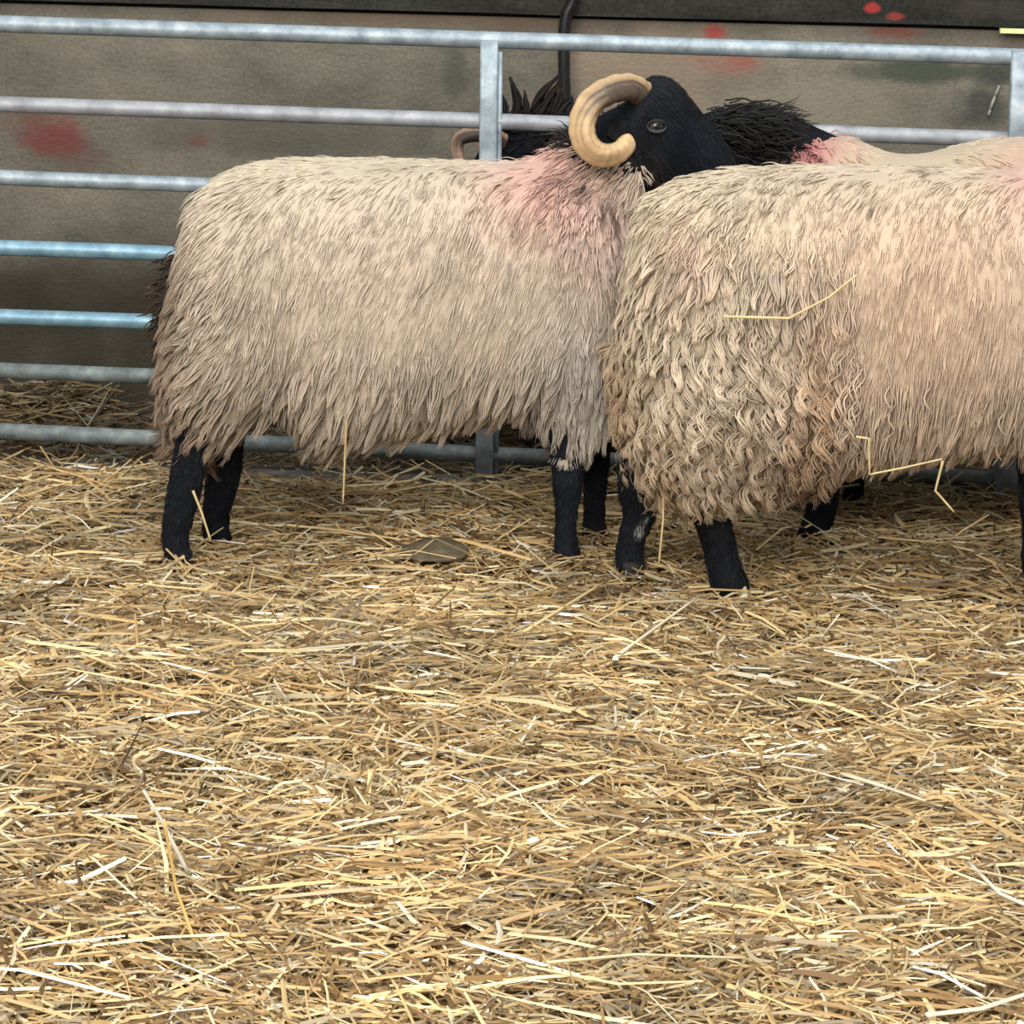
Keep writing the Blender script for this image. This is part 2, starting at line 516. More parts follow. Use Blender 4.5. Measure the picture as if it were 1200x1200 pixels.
class Sheep:
    def __init__(s, name_label, base):
        s.root = empty('sheep', base); s.O = np.array(base)
        tag(s.root, name_label, 'sheep')

    def put(s, name, geo_or_mesh, mat, label=None, parent=None):
        if isinstance(geo_or_mesh, Geo):
            for k in range(len(geo_or_mesh.V)): geo_or_mesh.V[k] = geo_or_mesh.V[k] - s.O
            me = geo_or_mesh.mesh(name)
        else:
            me = geo_or_mesh
            me.transform(Matrix.Translation(Vector(-s.O)))
        o = link(name, me, mat, parent or s.root)
        if label: o['label'] = label
        return o


def trunk_rings(st, Yf, scale=1.0, K=36):
    """st rows: px, top py, bottom py, half width ; Yf(px) -> plane"""
    st = np.array(st, float)
    a = smooth_path(st, 46)
    rings = []
    for px, tp, bt, hw in a:
        Y = Yf(px)
        T, B = P(px, tp, Y), P(px, bt, Y)
        c = (T + B) / 2; up = (T - B) / 2
        up = up * scale; hw = hw * scale
        # widest a little below the middle
        rings.append(sring(c, up, np.array([0, hw, 0]), K, 2.5))
    return np.array(rings)


def leg(geo, px_pts, Y0, Y1, ground=True):
    """px_pts rows: px, py, width px. Tapered leg with joints"""
    pts = []
    n = len(px_pts)
    for k, (x, y, w) in enumerate(px_pts):
        Y = Y0 + (Y1 - Y0) * k / (n - 1)
        p = P(x, y, Y); p2 = P(x + w / 2, y, Y)
        pts.append([*p, np.linalg.norm(p2 - p)])
    a = smooth_path(pts, 26)
    V, F_ = loft(tube_rings(a[:, :3], a[:, 3], 16, 0.85)); geo.add(V, F_)
    return a


def hoof(sheep, p, r, fx):
    """cloven hoof: two toes pointing along fx"""
    g = Geo()
    for sgn in (-1, 1):
        c = np.array(p) + [0, sgn * r * .48, 0]
        rings = []
        for t, rr, dx in [(0, .50, -.1), (.3, .56, .05), (.7, .62, .2), (1, .66, .30)]:
            rings.append(sring(c + np.array([fx * dx * r, 0, r * (.9 - 1.7 * t)]), np.array([rr * 1.35 * r, 0, 0]), np.array([0, rr * .8 * r, 0]), 14, 2.4))
        V, F_ = loft(rings); g.add(V, F_)
    return sheep.put('hoof', g, M_HOOF)


def make_fleece(sheep, geo_core, voxel, gfun, colfun, passes, shell_col=0.8):
    """woolly shell plus clumped strands; every pass: n, guides, L, radius, amp, wl, S, clump, lift, root, weight, droop"""
    me = remesh(geo_core, voxel, 4)
    V, T, N = mesh_arrays(me)
    out = Geo()
    quads = np.empty(len(me.polygons) * 4, np.int32)
    me.polygons.foreach_get('vertices', quads)
    px, py = to_px(V)
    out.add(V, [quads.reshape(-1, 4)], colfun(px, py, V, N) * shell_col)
    for ps in passes:
        n, ng = ps['n'], ps['guides']
        lift, droop = ps.get('lift', .2), ps.get('droop', .3)
        wt = ps.get('weight')
        wf = (lambda c: wt(*to_px(c))) if wt else None
        gp, gn = sample(V, T, N, ng, wf)
        kd = kdtree.KDTree(ng)
        for i_, p in enumerate(gp): kd.insert(p, i_)
        kd.balance()

        def dirs(p, n_):
            px_, py_ = to_px(p)
            gv = gfun(px_, py_, p, n_)
            fl = norm(gv - (gv * n_).sum(1, keepdims=True) * n_ + 1e-4)
            d0 = norm(fl + n_ * lift * 1.6); d1 = norm(fl + n_ * (lift * .25) + np.array([0, 0, -droop]))
            return px_, py_, d0, d1

        gpx, gpy, gd0, gd1 = dirs(gp, gn)
        gd1 = norm(gd1 + rng.normal(0, ps.get('wild', .14), gd1.shape))
        gL = ps['L'](gpx, gpy) * rng.uniform(.75, 1.2, ng)
        gtip = gp + gL[:, None] * (gd0 * .5 + gd1 * .5)
        gph = rng.random(ng) * 6.283; gbr = rng.normal(0, ps.get('vary', .06), ng); gwl = ps.get('wl', .05) * rng.uniform(.75, 1.35, ng)
        p, n_ = sample(V, T, N, n, wf)
        gi = np.array([kd.find(q)[1] for q in p])
        px_, py_, d0, d1 = dirs(p, n_)
        d1 = norm(d1 + rng.normal(0, ps.get('frizz', .08), d1.shape))
        L = gL[gi] * rng.uniform(.8, 1.12, n)
        off = gtip[gi] - (p + L[:, None] * (d0 * .5 + d1 * .5))
        ok = (n_ * gn[gi]).sum(1) > .3
        lo, hi = ps.get('clump', (.3, .7))
        far = np.linalg.norm(p - gp[gi], axis=1)
        st = np.where(ok & (far < ps.get('reach', .028)), rng.uniform(lo, hi, n), 0.0)
        c = colfun(px_, py_, p, n_) * (1 + gbr[gi] + rng.normal(0, .04, n))[:, None]
        c = np.clip(c, .004, .93)
        rk = ps.get('root', .78)  # darker roots and shell: self-shadow of the wool painted into its colour
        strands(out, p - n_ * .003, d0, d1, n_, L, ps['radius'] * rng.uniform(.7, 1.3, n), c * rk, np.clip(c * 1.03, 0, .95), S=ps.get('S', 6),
                amp=ps['amp'](px_, py_), wl=gwl[gi], clump=(off, st, gph[gi] + rng.normal(0, ps.get('phase', .25), n)), taper=ps.get('taper', 2.2))
    bpy.data.meshes.remove(me)
    return sheep.put('fleece', out, M_FLEECE)


def body_mesh(sheep, geo, voxel, colfun):
    me = remesh(geo, voxel, 5)
    V, T, N = mesh_arrays(me)
    px, py = to_px(V)
    set_col(me, colfun(px, py, V))
    return sheep.put('body', me, M_SKIN)


def coat(sheep, me, n, weight, L=.011):
    """short close hair on face and legs"""
    V, T, N = mesh_arrays(me)
    V = V + sheep.O
    p, n_ = sample(V, T, N, n, lambda c: weight(*to_px(c)) + 1e-6)
    px, py = to_px(p)
    gv = np.stack([np.where(py < 260, .6, -.05), rng.normal(0, .15, n), np.where(py < 260, -.8, -1.0)], -1)
    fl = norm(gv - (gv * n_).sum(1, keepdims=True) * n_)
    c = np.clip(.5 + mnoise_arr(p * 14), .1, 1.2)[:, None] * np.array([.016, .020, .026]) * rng.uniform(.4, 1.5, n)[:, None] + .003
    g = Geo()
    strands(g, p, norm(fl + n_ * .35), norm(fl + n_ * .12), n_, L * rng.uniform(.6, 1.4, n), .0011, c * .6, c * 1.2, S=3)
    sheep.put('short_hair', g, M_MANE)


def head_rings(dorsal, ventral, widths, Yf, K=24, n=2.2):
    d = np.array(dorsal, float); v = np.array(ventral, float)
    a = smooth_path(np.column_stack([d, v, widths]), 34)
    out = []
    for dx, dy, vx, vy, w in a:
        Y = Yf((dx + vx) / 2)
        D, Vv = P(dx, dy, Y), P(vx, vy, Y)
        c = (D + Vv) / 2
        out.append(sring(c, (D - Vv) / 2, np.array([0, w, 0]), K, n))
    return np.array(out)


def horn_geo(pts, rad, twist=0.0, tan=(206, 172, 128), dark=(64, 56, 50), streaks=3.0, dkend=.50):
    a = smooth_path(np.column_stack([pts, rad]), 72)
    K = 56
    R = tube_rings(a[:, :3], a[:, 3], K, 0.9)
    out = []; cols = []
    th = np.arange(K) / K * 2 * math.pi
    for i_, ring in enumerate(R):
        t = i_ / 71
        c = ring.mean(0)
        ridge = 1 + 0.035 * math.sin(t * 95 + 2 * math.sin(t * 9)) * (1 - .6 * t)
        prof = 1 + 0.10 * np.cos(3 * (th - .6))          # blunt triangular section
        ring = c + (ring - c) * (ridge * prof)[:, None]
        if i_ >= 68:
            ring = c + (ring - c) * [.93, .8, .58, .3][i_ - 68]
        out.append(ring)
        base = lin(tan) * (1 - t) ** 0 * 1.0
        wob = .12 * math.sin(t * 14)
        gl = lambda a, w_: np.exp(-((th - a - wob) / w_) ** 2)
        dk = np.clip((dkend - t) / .25, 0, 1) * .93 * (1 - .85 * np.exp(-((th - 4.6) / .75) ** 2))
        lines = (.75 * gl(2.55, .13) + .8 * gl(3.2, .10) + .6 * gl(3.75, .10) + .5 * gl(1.9, .15)) * np.clip(1.25 - 1.3 * t, 0, 1)
        edge = .55 * np.exp(-((th - 1.2) / .5) ** 2) + .35 * np.exp(-((th - 5.6) / .5) ** 2)
        k = np.clip(dk + lines * .8 + edge * .6 + .12 * max(0, math.sin(t * 95)), 0, .93)
        cols.append(base[None] * (1 - k)[:, None] + lin(dark)[None] * k[:, None])
    V, F_ = loft(out)
    C = np.concatenate([np.concatenate(cols), cols[0].mean(0)[None], cols[-1].mean(0)[None]])
    g = Geo(); g.add(V, F_, C)
    return g


def eye_parts(sheep, c, r, look):
    """eyeball with a pale lid ring, looking along `look`"""
    look = norm(look); u = norm(np.cross(look, [0, 0, 1.0])); w = np.cross(u, look)
    g = Geo(); rings = []; cols = []
    for a in np.linspace(.12, math.pi - .1, 14):
        rings.append(c + look * r * math.cos(a) + np.array([r * math.sin(a) * (math.cos(b) * u + math.sin(b) * w) for b in np.arange(20) / 20 * 6.283]))
        col = np.array([.004, .004, .005]) if a < .45 else (np.array([.04, .034, .026]) if a < .95 else np.array([.14, .13, .12]))
        cols.append(np.broadcast_to(col, (20, 3)))
    V, F_ = loft(rings); g.add(V, F_, np.concatenate([np.concatenate(cols), cols[0][:1], cols[-1][:1]]))
    o = sheep.put('eye', g, M_EYE)
    g = Geo(); rings = []
    for sgn in (1, -1):
        pts = [c + u * r * 1.25 * math.cos(a) + w * sgn * r * .72 * math.sin(a) + look * r * (.62 + .2 * math.sin(a)) for a in np.linspace(0, math.pi, 12)]
        V, F_ = tube(pts, np.interp(np.linspace(0, 1, 12), [0, .5, 1], [r * .12, r * .24, r * .12]), 8)
        g.add(V, F_, np.array([.030, .030, .034]) if sgn > 0 else np.array([.042, .042, .047]))
    sheep.put('eyelid', g, M_SKIN, parent=o)


M_EYE = mat_attr('eye', 0.12, 0.6)


def ear_geo(base, tip, normal, width, col):
    base, tip = np.asarray(base, float), np.asarray(tip, float)
    ax = tip - base; n_ = norm(normal); sd = norm(np.cross(ax, n_))
    rings = []
    for t, w in [(0, .45), (.2, .8), (.45, 1), (.7, .8), (.9, .42), (1, .1)]:
        c = base + ax * t + n_ * (-.012 * math.sin(t * 3))
        ring = []
        for b in np.arange(14) / 14 * 6.283:
            x = math.cos(b); y = math.sin(b)
            ring.append(c + sd * x * w * width + n_ * (y * .004 + .35 * w * width * (x * x)))
        rings.append(ring)
    V, F_ = loft(rings); g = Geo(); g.add(V, F_, col); return g


def hair_tufts(geo, root, d, n_, L, rad, col, S=6, curl=.006, droop=.25):
    M = len(root)
    d = norm(d)
    d1 = norm(d + np.array([0, 0, -droop]) + rng.normal(0, .15, d.shape))
    c = col[None] * rng.uniform(.6, 1.5, M)[:, None]
    strands(geo, root, d, d1, n_, L, rad, c, c * 1.3, S=S, amp=curl, wl=.06)


# ---------- sheep A: the horned ewe at left, facing right
YA = lambda px: -0.56 + 0.13 * np.clip((np.asarray(px, float) - 200) / 500, -.2, 1.25)
A = Sheep('horned black-faced sheep with cream fleece and pink mark at its neck, standing across the left', G(450, 645))
stA = [(196, 405, 462, .03), (204, 340, 488, .11), (217, 268, 500, .165), (238, 222, 512, .20), (280, 197, 500, .22), (332, 188, 474, .235), (385, 187, 512, .245), (450, 188, 500, .245),
       (520, 190, 488, .24), (580, 192, 478, .235), (640, 188, 474, .225), (690, 196, 484, .205), (722, 208, 480, .165), (742, 232, 450, .11), (756, 290, 400, .045)]
core = Geo(); V, F_ = loft(trunk_rings(stA, YA)); core.add(V, F_)
# wool of the neck rising to the head
nk = [(628, 300, 104, 0), (654, 248, 78, .01), (682, 212, 50, .04), (714, 211, 42, .06), (742, 228, 37, .065)]
pts = [[*P(x, y, YA(x) - o), np.linalg.norm(P(x + r, y, YA(x)) - P(x, y, YA(x)))] for x, y, r, o in nk]
a_ = smooth_path(pts, 14); V, F_ = loft(tube_rings(a_[:, :3], a_[:, 3], 28, .85)); core.add(V, F_)
# wool hanging over the thighs and shoulders
for sgn in (-1, 1):
    for (x0, y0, r0_, x1, y1, r1_, x2, y2, r2_) in [(270, 380, 80, 248, 440, 62, 236, 492, 30), (662, 380, 62, 672, 450, 52, 680, 508, 30)]:
        pts = []
        for (x, y, r) in ((x0, y0, r0_), (x1, y1, r1_), (x2, y2, r2_)):
            Y = YA(x) + sgn * .11
            pts.append([*P(x, y, Y), np.linalg.norm(P(x + r, y, Y) - P(x, y, Y))])
        q = smooth_path(pts, 12); V, F_ = loft(tube_rings(q[:, :3], q[:, 3], 20, .8)); core.add(V, F_)


def gA(px, py, p, n_):
    rump = np.clip((330 - px) / 130, 0, 1)
    neck = np.clip((px - 600) / 120, 0, 1) * np.clip((330 - py) / 120, 0, 1)
    rump = rump * (1 - .75 * np.clip((py - 430) / 60, 0, 1))
    g_ = np.stack([-.30 - .75 * rump - .5 * neck + .25 * np.clip((px - 640) / 60, 0, 1) * np.clip((py - 380) / 80, 0, 1), np.zeros_like(px), -1 + .25 * rump], -1)
    nx = np.stack([mnoise_arr(p * 5), np.zeros_like(px), np.zeros_like(px)], -1)
    return g_ + nx * .35


def mnoise_arr(q):
    return np.array([mnoise.noise(Vector(v)) for v in q])


def cA(px, py, p, n_):
    c = np.broadcast_to(CREAM, (len(px), 3)).copy()
    def mix(col, k):
        nonlocal c
        k = np.clip(k, 0, 1)[:, None]; c = c * (1 - k) + col * k
    mix(lin((206, 198, 184)), gauss(px, py, 690, 440, 70, 90) * .8)
    mix(lin((214, 193, 173)), gauss(px, py, 480, 330, 160, 110) * .6)
    mix(lin((196, 184, 156)), np.clip((235 - py) / 60, 0, 1) * (px < 560) * .7)
    mix(PINK, gauss(px, py, 645, 222, 75, 52) * .80)
    mix(lin((196, 150, 140)), gauss(px, py, 648, 178, 40, 18) * .7)
    mix(lin((214, 178, 166)), gauss(px, py, 710, 270, 55, 70) * .5)
    mix(DIRT, np.clip((300 - px) / 90, 0, 1) * np.clip((py - 380) / 110, 0, 1) * .75)
    mix(BROWN, gauss(px, py, 240, 500, 60, 34) * .65 + gauss(px, py, 200, 350, 22, 90) * .7)
    mix(lin((150, 140, 118)), gauss(px, py, 385, 515, 60, 25) * .55)
    mix(lin((96, 76, 70)), gauss(px, py, 618, 492, 24, 16) * .8)
    mix(lin((100, 78, 64)), gauss(px, py, 665, 206, 8, 5) * .9 + gauss(px, py, 688, 218, 6, 13) + gauss(px, py, 708, 244, 4, 14) + gauss(px, py, 721, 250, 5, 22) + gauss(px, py, 596, 325, 4, 14) * .5)
    nz = mnoise_arr(p * 9); n2 = mnoise_arr(p * np.array([26, 26, 9]))
    return c * (1 + .10 * nz + .09 * n2)[:, None]


lowA = lambda px, py: np.clip((py - 390) / 110, 0, 1)
rearA = lambda px, py: np.clip((345 - px) / 110, 0, 1)
clip01 = lambda v: np.clip(v, 0, 1)
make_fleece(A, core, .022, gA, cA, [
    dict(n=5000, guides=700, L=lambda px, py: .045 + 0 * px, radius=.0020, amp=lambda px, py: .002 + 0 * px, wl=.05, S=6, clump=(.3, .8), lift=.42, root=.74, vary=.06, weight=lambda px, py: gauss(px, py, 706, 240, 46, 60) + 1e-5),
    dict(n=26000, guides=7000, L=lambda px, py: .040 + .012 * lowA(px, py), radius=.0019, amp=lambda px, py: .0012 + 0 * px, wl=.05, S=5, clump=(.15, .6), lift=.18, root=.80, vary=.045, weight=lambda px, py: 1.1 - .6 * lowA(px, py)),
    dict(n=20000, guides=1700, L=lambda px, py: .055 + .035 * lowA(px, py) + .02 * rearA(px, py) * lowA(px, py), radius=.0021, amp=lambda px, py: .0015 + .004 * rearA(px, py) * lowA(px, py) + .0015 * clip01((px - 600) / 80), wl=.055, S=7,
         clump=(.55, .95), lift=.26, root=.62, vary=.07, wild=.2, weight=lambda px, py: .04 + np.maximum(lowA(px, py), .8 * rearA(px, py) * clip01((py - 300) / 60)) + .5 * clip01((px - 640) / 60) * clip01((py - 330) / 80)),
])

hA = lambda px: -0.455 + 0.09 * np.clip((np.asarray(px, float) - 740) / 120, -.5, 1)
dors = [(744, 104), (752, 95), (766, 90), (784, 91), (800, 104), (814, 122), (831, 143), (849, 166), (862, 192), (868, 214), (866, 230)]
vent = [(728, 168), (722, 195), (732, 214), (748, 228), (766, 234), (786, 236), (806, 236), (826, 243), (846, 248), (858, 246), (862, 238)]
wid = [.045, .062, .068, .071, .074, .064, .055, .050, .046, .036, .018]
bod = Geo()
HA = head_rings(dors, vent, wid, hA); V, F_ = loft(HA); bod.add(V, F_)
pts = [[*P(x, y, YA(x) if x < 700 else hA(x)), r] for x, y, r in [(600, 320, .13), (672, 250, .10), (708, 192, .080), (734, 166, .068), (768, 150, .066)]]
q = smooth_path(pts, 16); V, F_ = loft(tube_rings(q[:, :3], q[:, 3], 20, .85)); bod.add(V, F_)
V, F_ = loft(trunk_rings(stA, YA, .86)); bod.add(V, F_)
legsA = [([(262, 400, 90), (240, 470, 60), (226, 520, 42), (217, 570, 41), (209, 605, 36), (205, 632, 32), (209, 652, 33), (214, 672, 34)], -.66, -.665),
         ([(290, 400, 90), (275, 470, 56), (266, 512, 42), (262, 555, 42), (256, 585, 36), (253, 605, 32), (253, 622, 34), (256, 640, 35)], -.47, -.46),
         ([(655, 400, 80), (660, 470, 54), (664, 520, 42), (665, 560, 37), (664, 595, 29), (663, 625, 27), (664, 644, 30), (667, 662, 32)], -.55, -.56),
         ([(690, 400, 80), (696, 470, 48), (698, 515, 36), (698, 550, 33), (697, 580, 27), (696, 605, 26), (697, 622, 29), (700, 638, 31)], -.40, -.40)]
feetA = [leg(bod, *l)[-1] for l in legsA]


def colA(px, py, V):
    c = np.broadcast_to(BLACK, (len(px), 3)).copy()
    k = np.clip(gauss(px, py, 755, 208, 26, 26) * 1.4, 0, 1)[:, None]
    c = c * (1 - k) + BROWNHAIR * k
    k = (gauss(px, py, 805, 165, 40, 40) * .6)[:, None]
    c = c * (1 - k) + np.array([.008, .012, .020]) * k
    k = np.clip((gauss(px, py, 664, 545, 22, 40)), 0, 1)[:, None] * .6
    c = c * (1 - k) + np.array([.012, .018, .026]) * k
    return c


bo = body_mesh(A, bod, .0085, colA)
coat(A, bo.data, 11000, lambda px, py: (py > 480) * 1.0 + ((py < 245) & (px > 720)) * 1.0)
for f in feetA: hoof(A, f[:3] + [0, 0, -.004], .024, 1)
hp = [(752, 112, .03), (738, 104, .055), (716, 107, .08), (695, 120, .10), (684, 142, .115), (686, 164, .125), (698, 178, .13), (714, 181, .13), (729, 174, .125), (738, 158, .12)]
hr = [.0255, .0255, .0252, .0250, .0245, .0238, .0228, .0212, .0190, .0165]
A.put('horn', horn_geo([P(x, y, hA(x) - o) for x, y, o in hp], hr), M_HORN, 'tan curled horn turned to the viewer')
hp2 = [(776, 114, -.03), (772, 112, -.06), (764, 116, -.09), (754, 126, -.105), (750, 142, -.115), (752, 160, -.12), (762, 170, -.12), (774, 170, -.12)]
A.put('horn', horn_geo([P(x, y, hA(x) - o) for x, y, o in hp2], [.024, .0235, .023, .022, .021, .019, .017, .014]), M_HORN)
eye_parts(A, P(768, 148, hA(768) - .0665), .0145, (.25, -1, .12))
eye_parts(A, P(768, 148, hA(768) + .0665), .0145, (.25, 1, .12))
# nostril and mouth line
g = Geo()
V, F_ = tube([P(858, 214, hA(858) - .030), P(862, 221, hA(860) - .030), P(859, 226, hA(858) - .033)], [.004, .006, .003], 8, 10); g.add(V, F_, np.array([.002, .002, .002]))
A.put('nostril', g, M_SKIN)
ec = np.array([.012, .011, .011])
A.put('ear', ear_geo(P(742, 150, hA(742) - .055), P(712, 158, hA(720) - .085), (.2, -1, .2), .022, ec), M_SKIN)
A.put('ear', ear_geo(P(742, 150, hA(742) + .055), P(706, 160, hA(720) + .14), (.2, 1, .2), .022, ec), M_SKIN)
# dark poll and neck hair behind the horn, brown tufts at the throat
g = Geo(); M_ = 420
bx = rng.uniform(664, 728, M_); by = rng.uniform(140, 196, M_)
by = np.maximum(by, 168 - (bx - 664) * .55)
root = np.array([P(x, y, YA(x) + .03 * rng.normal()) for x, y in zip(bx, by)])
hair_tufts(g, root, np.stack([np.full(M_, -.7), rng.normal(-.2, .35, M_), rng.uniform(-.3, .5, M_)], -1), np.tile([0, -1.0, 0], (M_, 1)), rng.uniform(.03, .06, M_), .0022, np.array([.022, .016, .013]))
A.put('mane', g, M_MANE, 'dark neck hair behind the horn')
# dark tail at the rump
g = Geo(); pts = [P(222, 300, YA(222)), P(206, 330, YA(206)), P(200, 370, YA(200)), P(204, 405, YA(204))]
V, F_ = tube(pts, [.02, .03, .03, .012], 12, 14); g.add(V, F_, np.array([.035, .025, .018]))
M_ = 500; tt = rng.random(M_); q = smooth_path(pts, 40); root = q[(tt * 39).astype(int)] + rng.normal(0, .016, (M_, 3))
hair_tufts(g, root, np.stack([np.full(M_, -.8), rng.normal(0, .6, M_), rng.uniform(-.7, .2, M_)], -1), np.tile([-.7, -.7, 0], (M_, 1)), rng.uniform(.02, .045, M_), .002, np.array([.055, .036, .024]))
A.put('tail', g, M_MANE, 'dark brown woolly tail')

# ---------- sheep B: the nearer one at right, facing out of the picture
YB = lambda px: -0.76 + 0 * np.asarray(px, float)
B = Sheep('cream sheep with curly rump wool at right, its head beyond the picture edge', G(1000, 680))
stB = [(733, 340, 440, .03), (740, 288, 480, .095), (753, 246, 515, .14), (774, 222, 545, .175), (800, 213, 562, .215), (850, 202, 566, .235), (905, 198, 560, .245), (960, 196, 548, .245), (1020, 196, 534, .245),
       (1090, 197, 522, .245), (1160, 198, 515, .24), (1230, 200, 518, .23), (1290, 214, 525, .205), (1325, 240, 510, .15), (1342, 300, 440, .05)]
core = Geo(); V, F_ = loft(trunk_rings(stB, YB)); core.add(V, F_)
nkB = [(1230, 310, 100), (1280, 262, 84), (1330, 225, 66), (1362, 196, 52)]
pts = [[*P(x, y, YB(x)), r / 615] for x, y, r in nkB]
q = smooth_path(pts, 14); V, F_ = loft(tube_rings(q[:, :3], q[:, 3], 28, .85)); core.add(V, F_)
for sgn, dx in ((-1, 22), (1, -18)):
    pts = [[*P(x + dx, y, YB(x) + sgn * .11), r / 615] for x, y, r in [(830, 400, 88), (826, 470, 78), (816, 530, 58), (806, 562, 34)]]
    q = smooth_path(pts, 12); V, F_ = loft(tube_rings(q[:, :3], q[:, 3], 20, .8)); core.add(V, F_)


def gB(px, py, p, n_):
    rump = np.clip((830 - px) / 110, 0, 1)
    g_ = np.stack([-.10 - .40 * rump * np.clip((400 - py) / 150, 0, 1), np.zeros_like(px), np.full_like(px, -1)], -1)
    low = np.clip((py - 380) / 120, 0, 1) * np.clip((1000 - px) / 150, 0, 1)
    nx = np.stack([mnoise_arr(p * 7), np.zeros_like(px), .3 * mnoise_arr(p * 7 + 9.1)], -1)
    return g_ + nx * (.25 + .9 * low)[:, None]


def cB(px, py, p, n_):
    c = np.broadcast_to(WARM, (len(px), 3)).copy()
    def mix(col, k):
        nonlocal c
        k = np.clip(k, 0, 1)[:, None]; c = c * (1 - k) + col * k
    mix(lin((209, 191, 164)), np.clip((980 - px) / 130, 0, 1) * .9)
    mix(lin((198, 182, 157)), np.clip((255 - py) / 60, 0, 1) * .9)
    mix(lin((216, 188, 160)), gauss(px, py, 1080, 350, 110, 120) * .8)
    mix(PINK, gauss(px, py, 812, 300, 40, 38) * .30 + gauss(px, py, 1205, 205, 40, 40) * .6)
    mix(lin((196, 152, 98)), gauss(px, py, 962, 470, 26, 90) * .55)
    mix(lin((128, 102, 76)), gauss(px, py, 958, 535, 36, 36) * .75)
    mix(lin((170, 134, 92)), np.clip((py - 420) / 140, 0, 1) * np.clip((1000 - px) / 120, 0, 1) * (.25 + .45 * (mnoise_arr(p * 16) > .05)))
    mix(lin((170, 132, 90)), gauss(px, py, 735, 430, 26, 60) * .6)
    mix(lin((180, 160, 128)), np.clip((py - 510) / 40, 0, 1) * np.clip((px - 1000) / 60, 0, 1) * .5)
    mix(lin((96, 80, 54)), gauss(px, py, 1026, 237, 9, 6) * .8 + gauss(px, py, 1088, 200, 9, 5) * .7)
    nz = mnoise_arr(p * 9); n2 = mnoise_arr(p * np.array([26, 26, 9]))
    return c * (1 + .09 * nz + .09 * n2)[:, None]


lowB = lambda px, py: clip01((py - 330) / 120)
leftB = lambda px, py: clip01((1015 - px) / 190)
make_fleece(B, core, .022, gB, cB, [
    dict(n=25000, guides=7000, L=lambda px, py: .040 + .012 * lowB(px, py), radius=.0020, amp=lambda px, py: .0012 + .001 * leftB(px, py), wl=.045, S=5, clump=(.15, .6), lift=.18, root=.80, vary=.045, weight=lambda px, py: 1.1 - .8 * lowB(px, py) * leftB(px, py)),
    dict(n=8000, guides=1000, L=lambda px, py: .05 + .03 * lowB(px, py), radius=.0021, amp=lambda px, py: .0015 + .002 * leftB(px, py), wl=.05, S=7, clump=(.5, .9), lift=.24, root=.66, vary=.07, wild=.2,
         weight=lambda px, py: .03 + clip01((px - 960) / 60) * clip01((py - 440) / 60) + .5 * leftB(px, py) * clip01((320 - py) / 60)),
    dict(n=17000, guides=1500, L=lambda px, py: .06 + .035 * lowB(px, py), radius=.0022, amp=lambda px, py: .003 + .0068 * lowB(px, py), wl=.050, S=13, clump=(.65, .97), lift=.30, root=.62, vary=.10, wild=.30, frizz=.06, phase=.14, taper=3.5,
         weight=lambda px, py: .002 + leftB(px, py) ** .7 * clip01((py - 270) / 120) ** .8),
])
bod = Geo()
V, F_ = loft(trunk_rings(stB, YB, .86)); bod.add(V, F_)
dx = 600
dorsB = [(x + dx, y + 5) for x, y in dors]; ventB = [(x + dx, y + 5) for x, y in vent]
V, F_ = loft(head_rings(dorsB, ventB, wid, YB)); bod.add(V, F_)
pts = [[*P(x, y, YB(x)), r] for x, y, r in [(1200, 330, .13), (1285, 260, .10), (1330, 200, .078), (1372, 155, .066)]]
q = smooth_path(pts, 16); V, F_ = loft(tube_rings(q[:, :3], q[:, 3], 20, .85)); bod.add(V, F_)
legsB = [([(835, 430, 90), (812, 500, 66), (806, 545, 46), (826, 590, 46), (838, 620, 42), (845, 650, 40), (852, 675, 43), (860, 698, 45)], -.825, -.815),
         ([(800, 430, 90), (770, 500, 66), (752, 545, 54), (748, 580, 48), (750, 602, 40), (741, 628, 33), (738, 646, 34), (740, 668, 36)], -.64, -.645),
         ([(1230, 420, 80), (1218, 480, 56), (1212, 540, 40), (1212, 585, 36), (1212, 615, 30), (1211, 640, 28), (1212, 655, 31), (1216, 674, 33)], -.74, -.74),
         ([(1290, 420, 80), (1290, 480, 52), (1290, 530, 38), (1290, 570, 34), (1290, 600, 28), (1289, 625, 27), (1290, 645, 30), (1293, 660, 32)], -.62, -.62)]
feetB = [leg(bod, *l)[-1] for l in legsB]


def colB(px, py, V):
    c = np.broadcast_to(BLACK, (len(px), 3)).copy()
    k = np.clip(gauss(px, py, 750, 624, 5, 8) * 1.6 - .3 + gauss(px, py, 757, 610, 4, 5), 0, 1)[:, None]
    c = c * (1 - k) + lin((190, 186, 178)) * k
    k = np.clip(gauss(px, py, 849, 604, 5, 6) * 1.6 - .4, 0, 1)[:, None]
    c = c * (1 - k) + lin((150, 148, 140)) * k
    return c


bo = body_mesh(B, bod, .0085, colB)
coat(B, bo.data, 8000, lambda px, py: (py > 510) * 1.0)
for f in feetB: hoof(B, f[:3] + [0, 0, -.004], .027, 1)
B.put('horn', horn_geo([P(x + dx, y + 5, YB(0) - o) for x, y, o in hp], hr), M_HORN)
B.put('horn', horn_geo([P(x + dx, y + 5, YB(0) + o) for x, y, o in hp], hr), M_HORN)
eye_parts(B, P(768 + dx, 153, YB(0) - .0665), .0145, (.2, -1, .1)); eye_parts(B, P(768 + dx, 153, YB(0) + .0665), .0145, (.2, 1, .1))
B.put('ear', ear_geo(P(742 + dx, 155, YB(0) - .055), P(712 + dx, 163, YB(0) - .09), (.2, -1, .2), .022, ec), M_SKIN)
B.put('ear', ear_geo(P(742 + dx, 155, YB(0) + .055), P(712 + dx, 163, YB(0) + .09), (.2, 1, .2), .022, ec), M_SKIN)
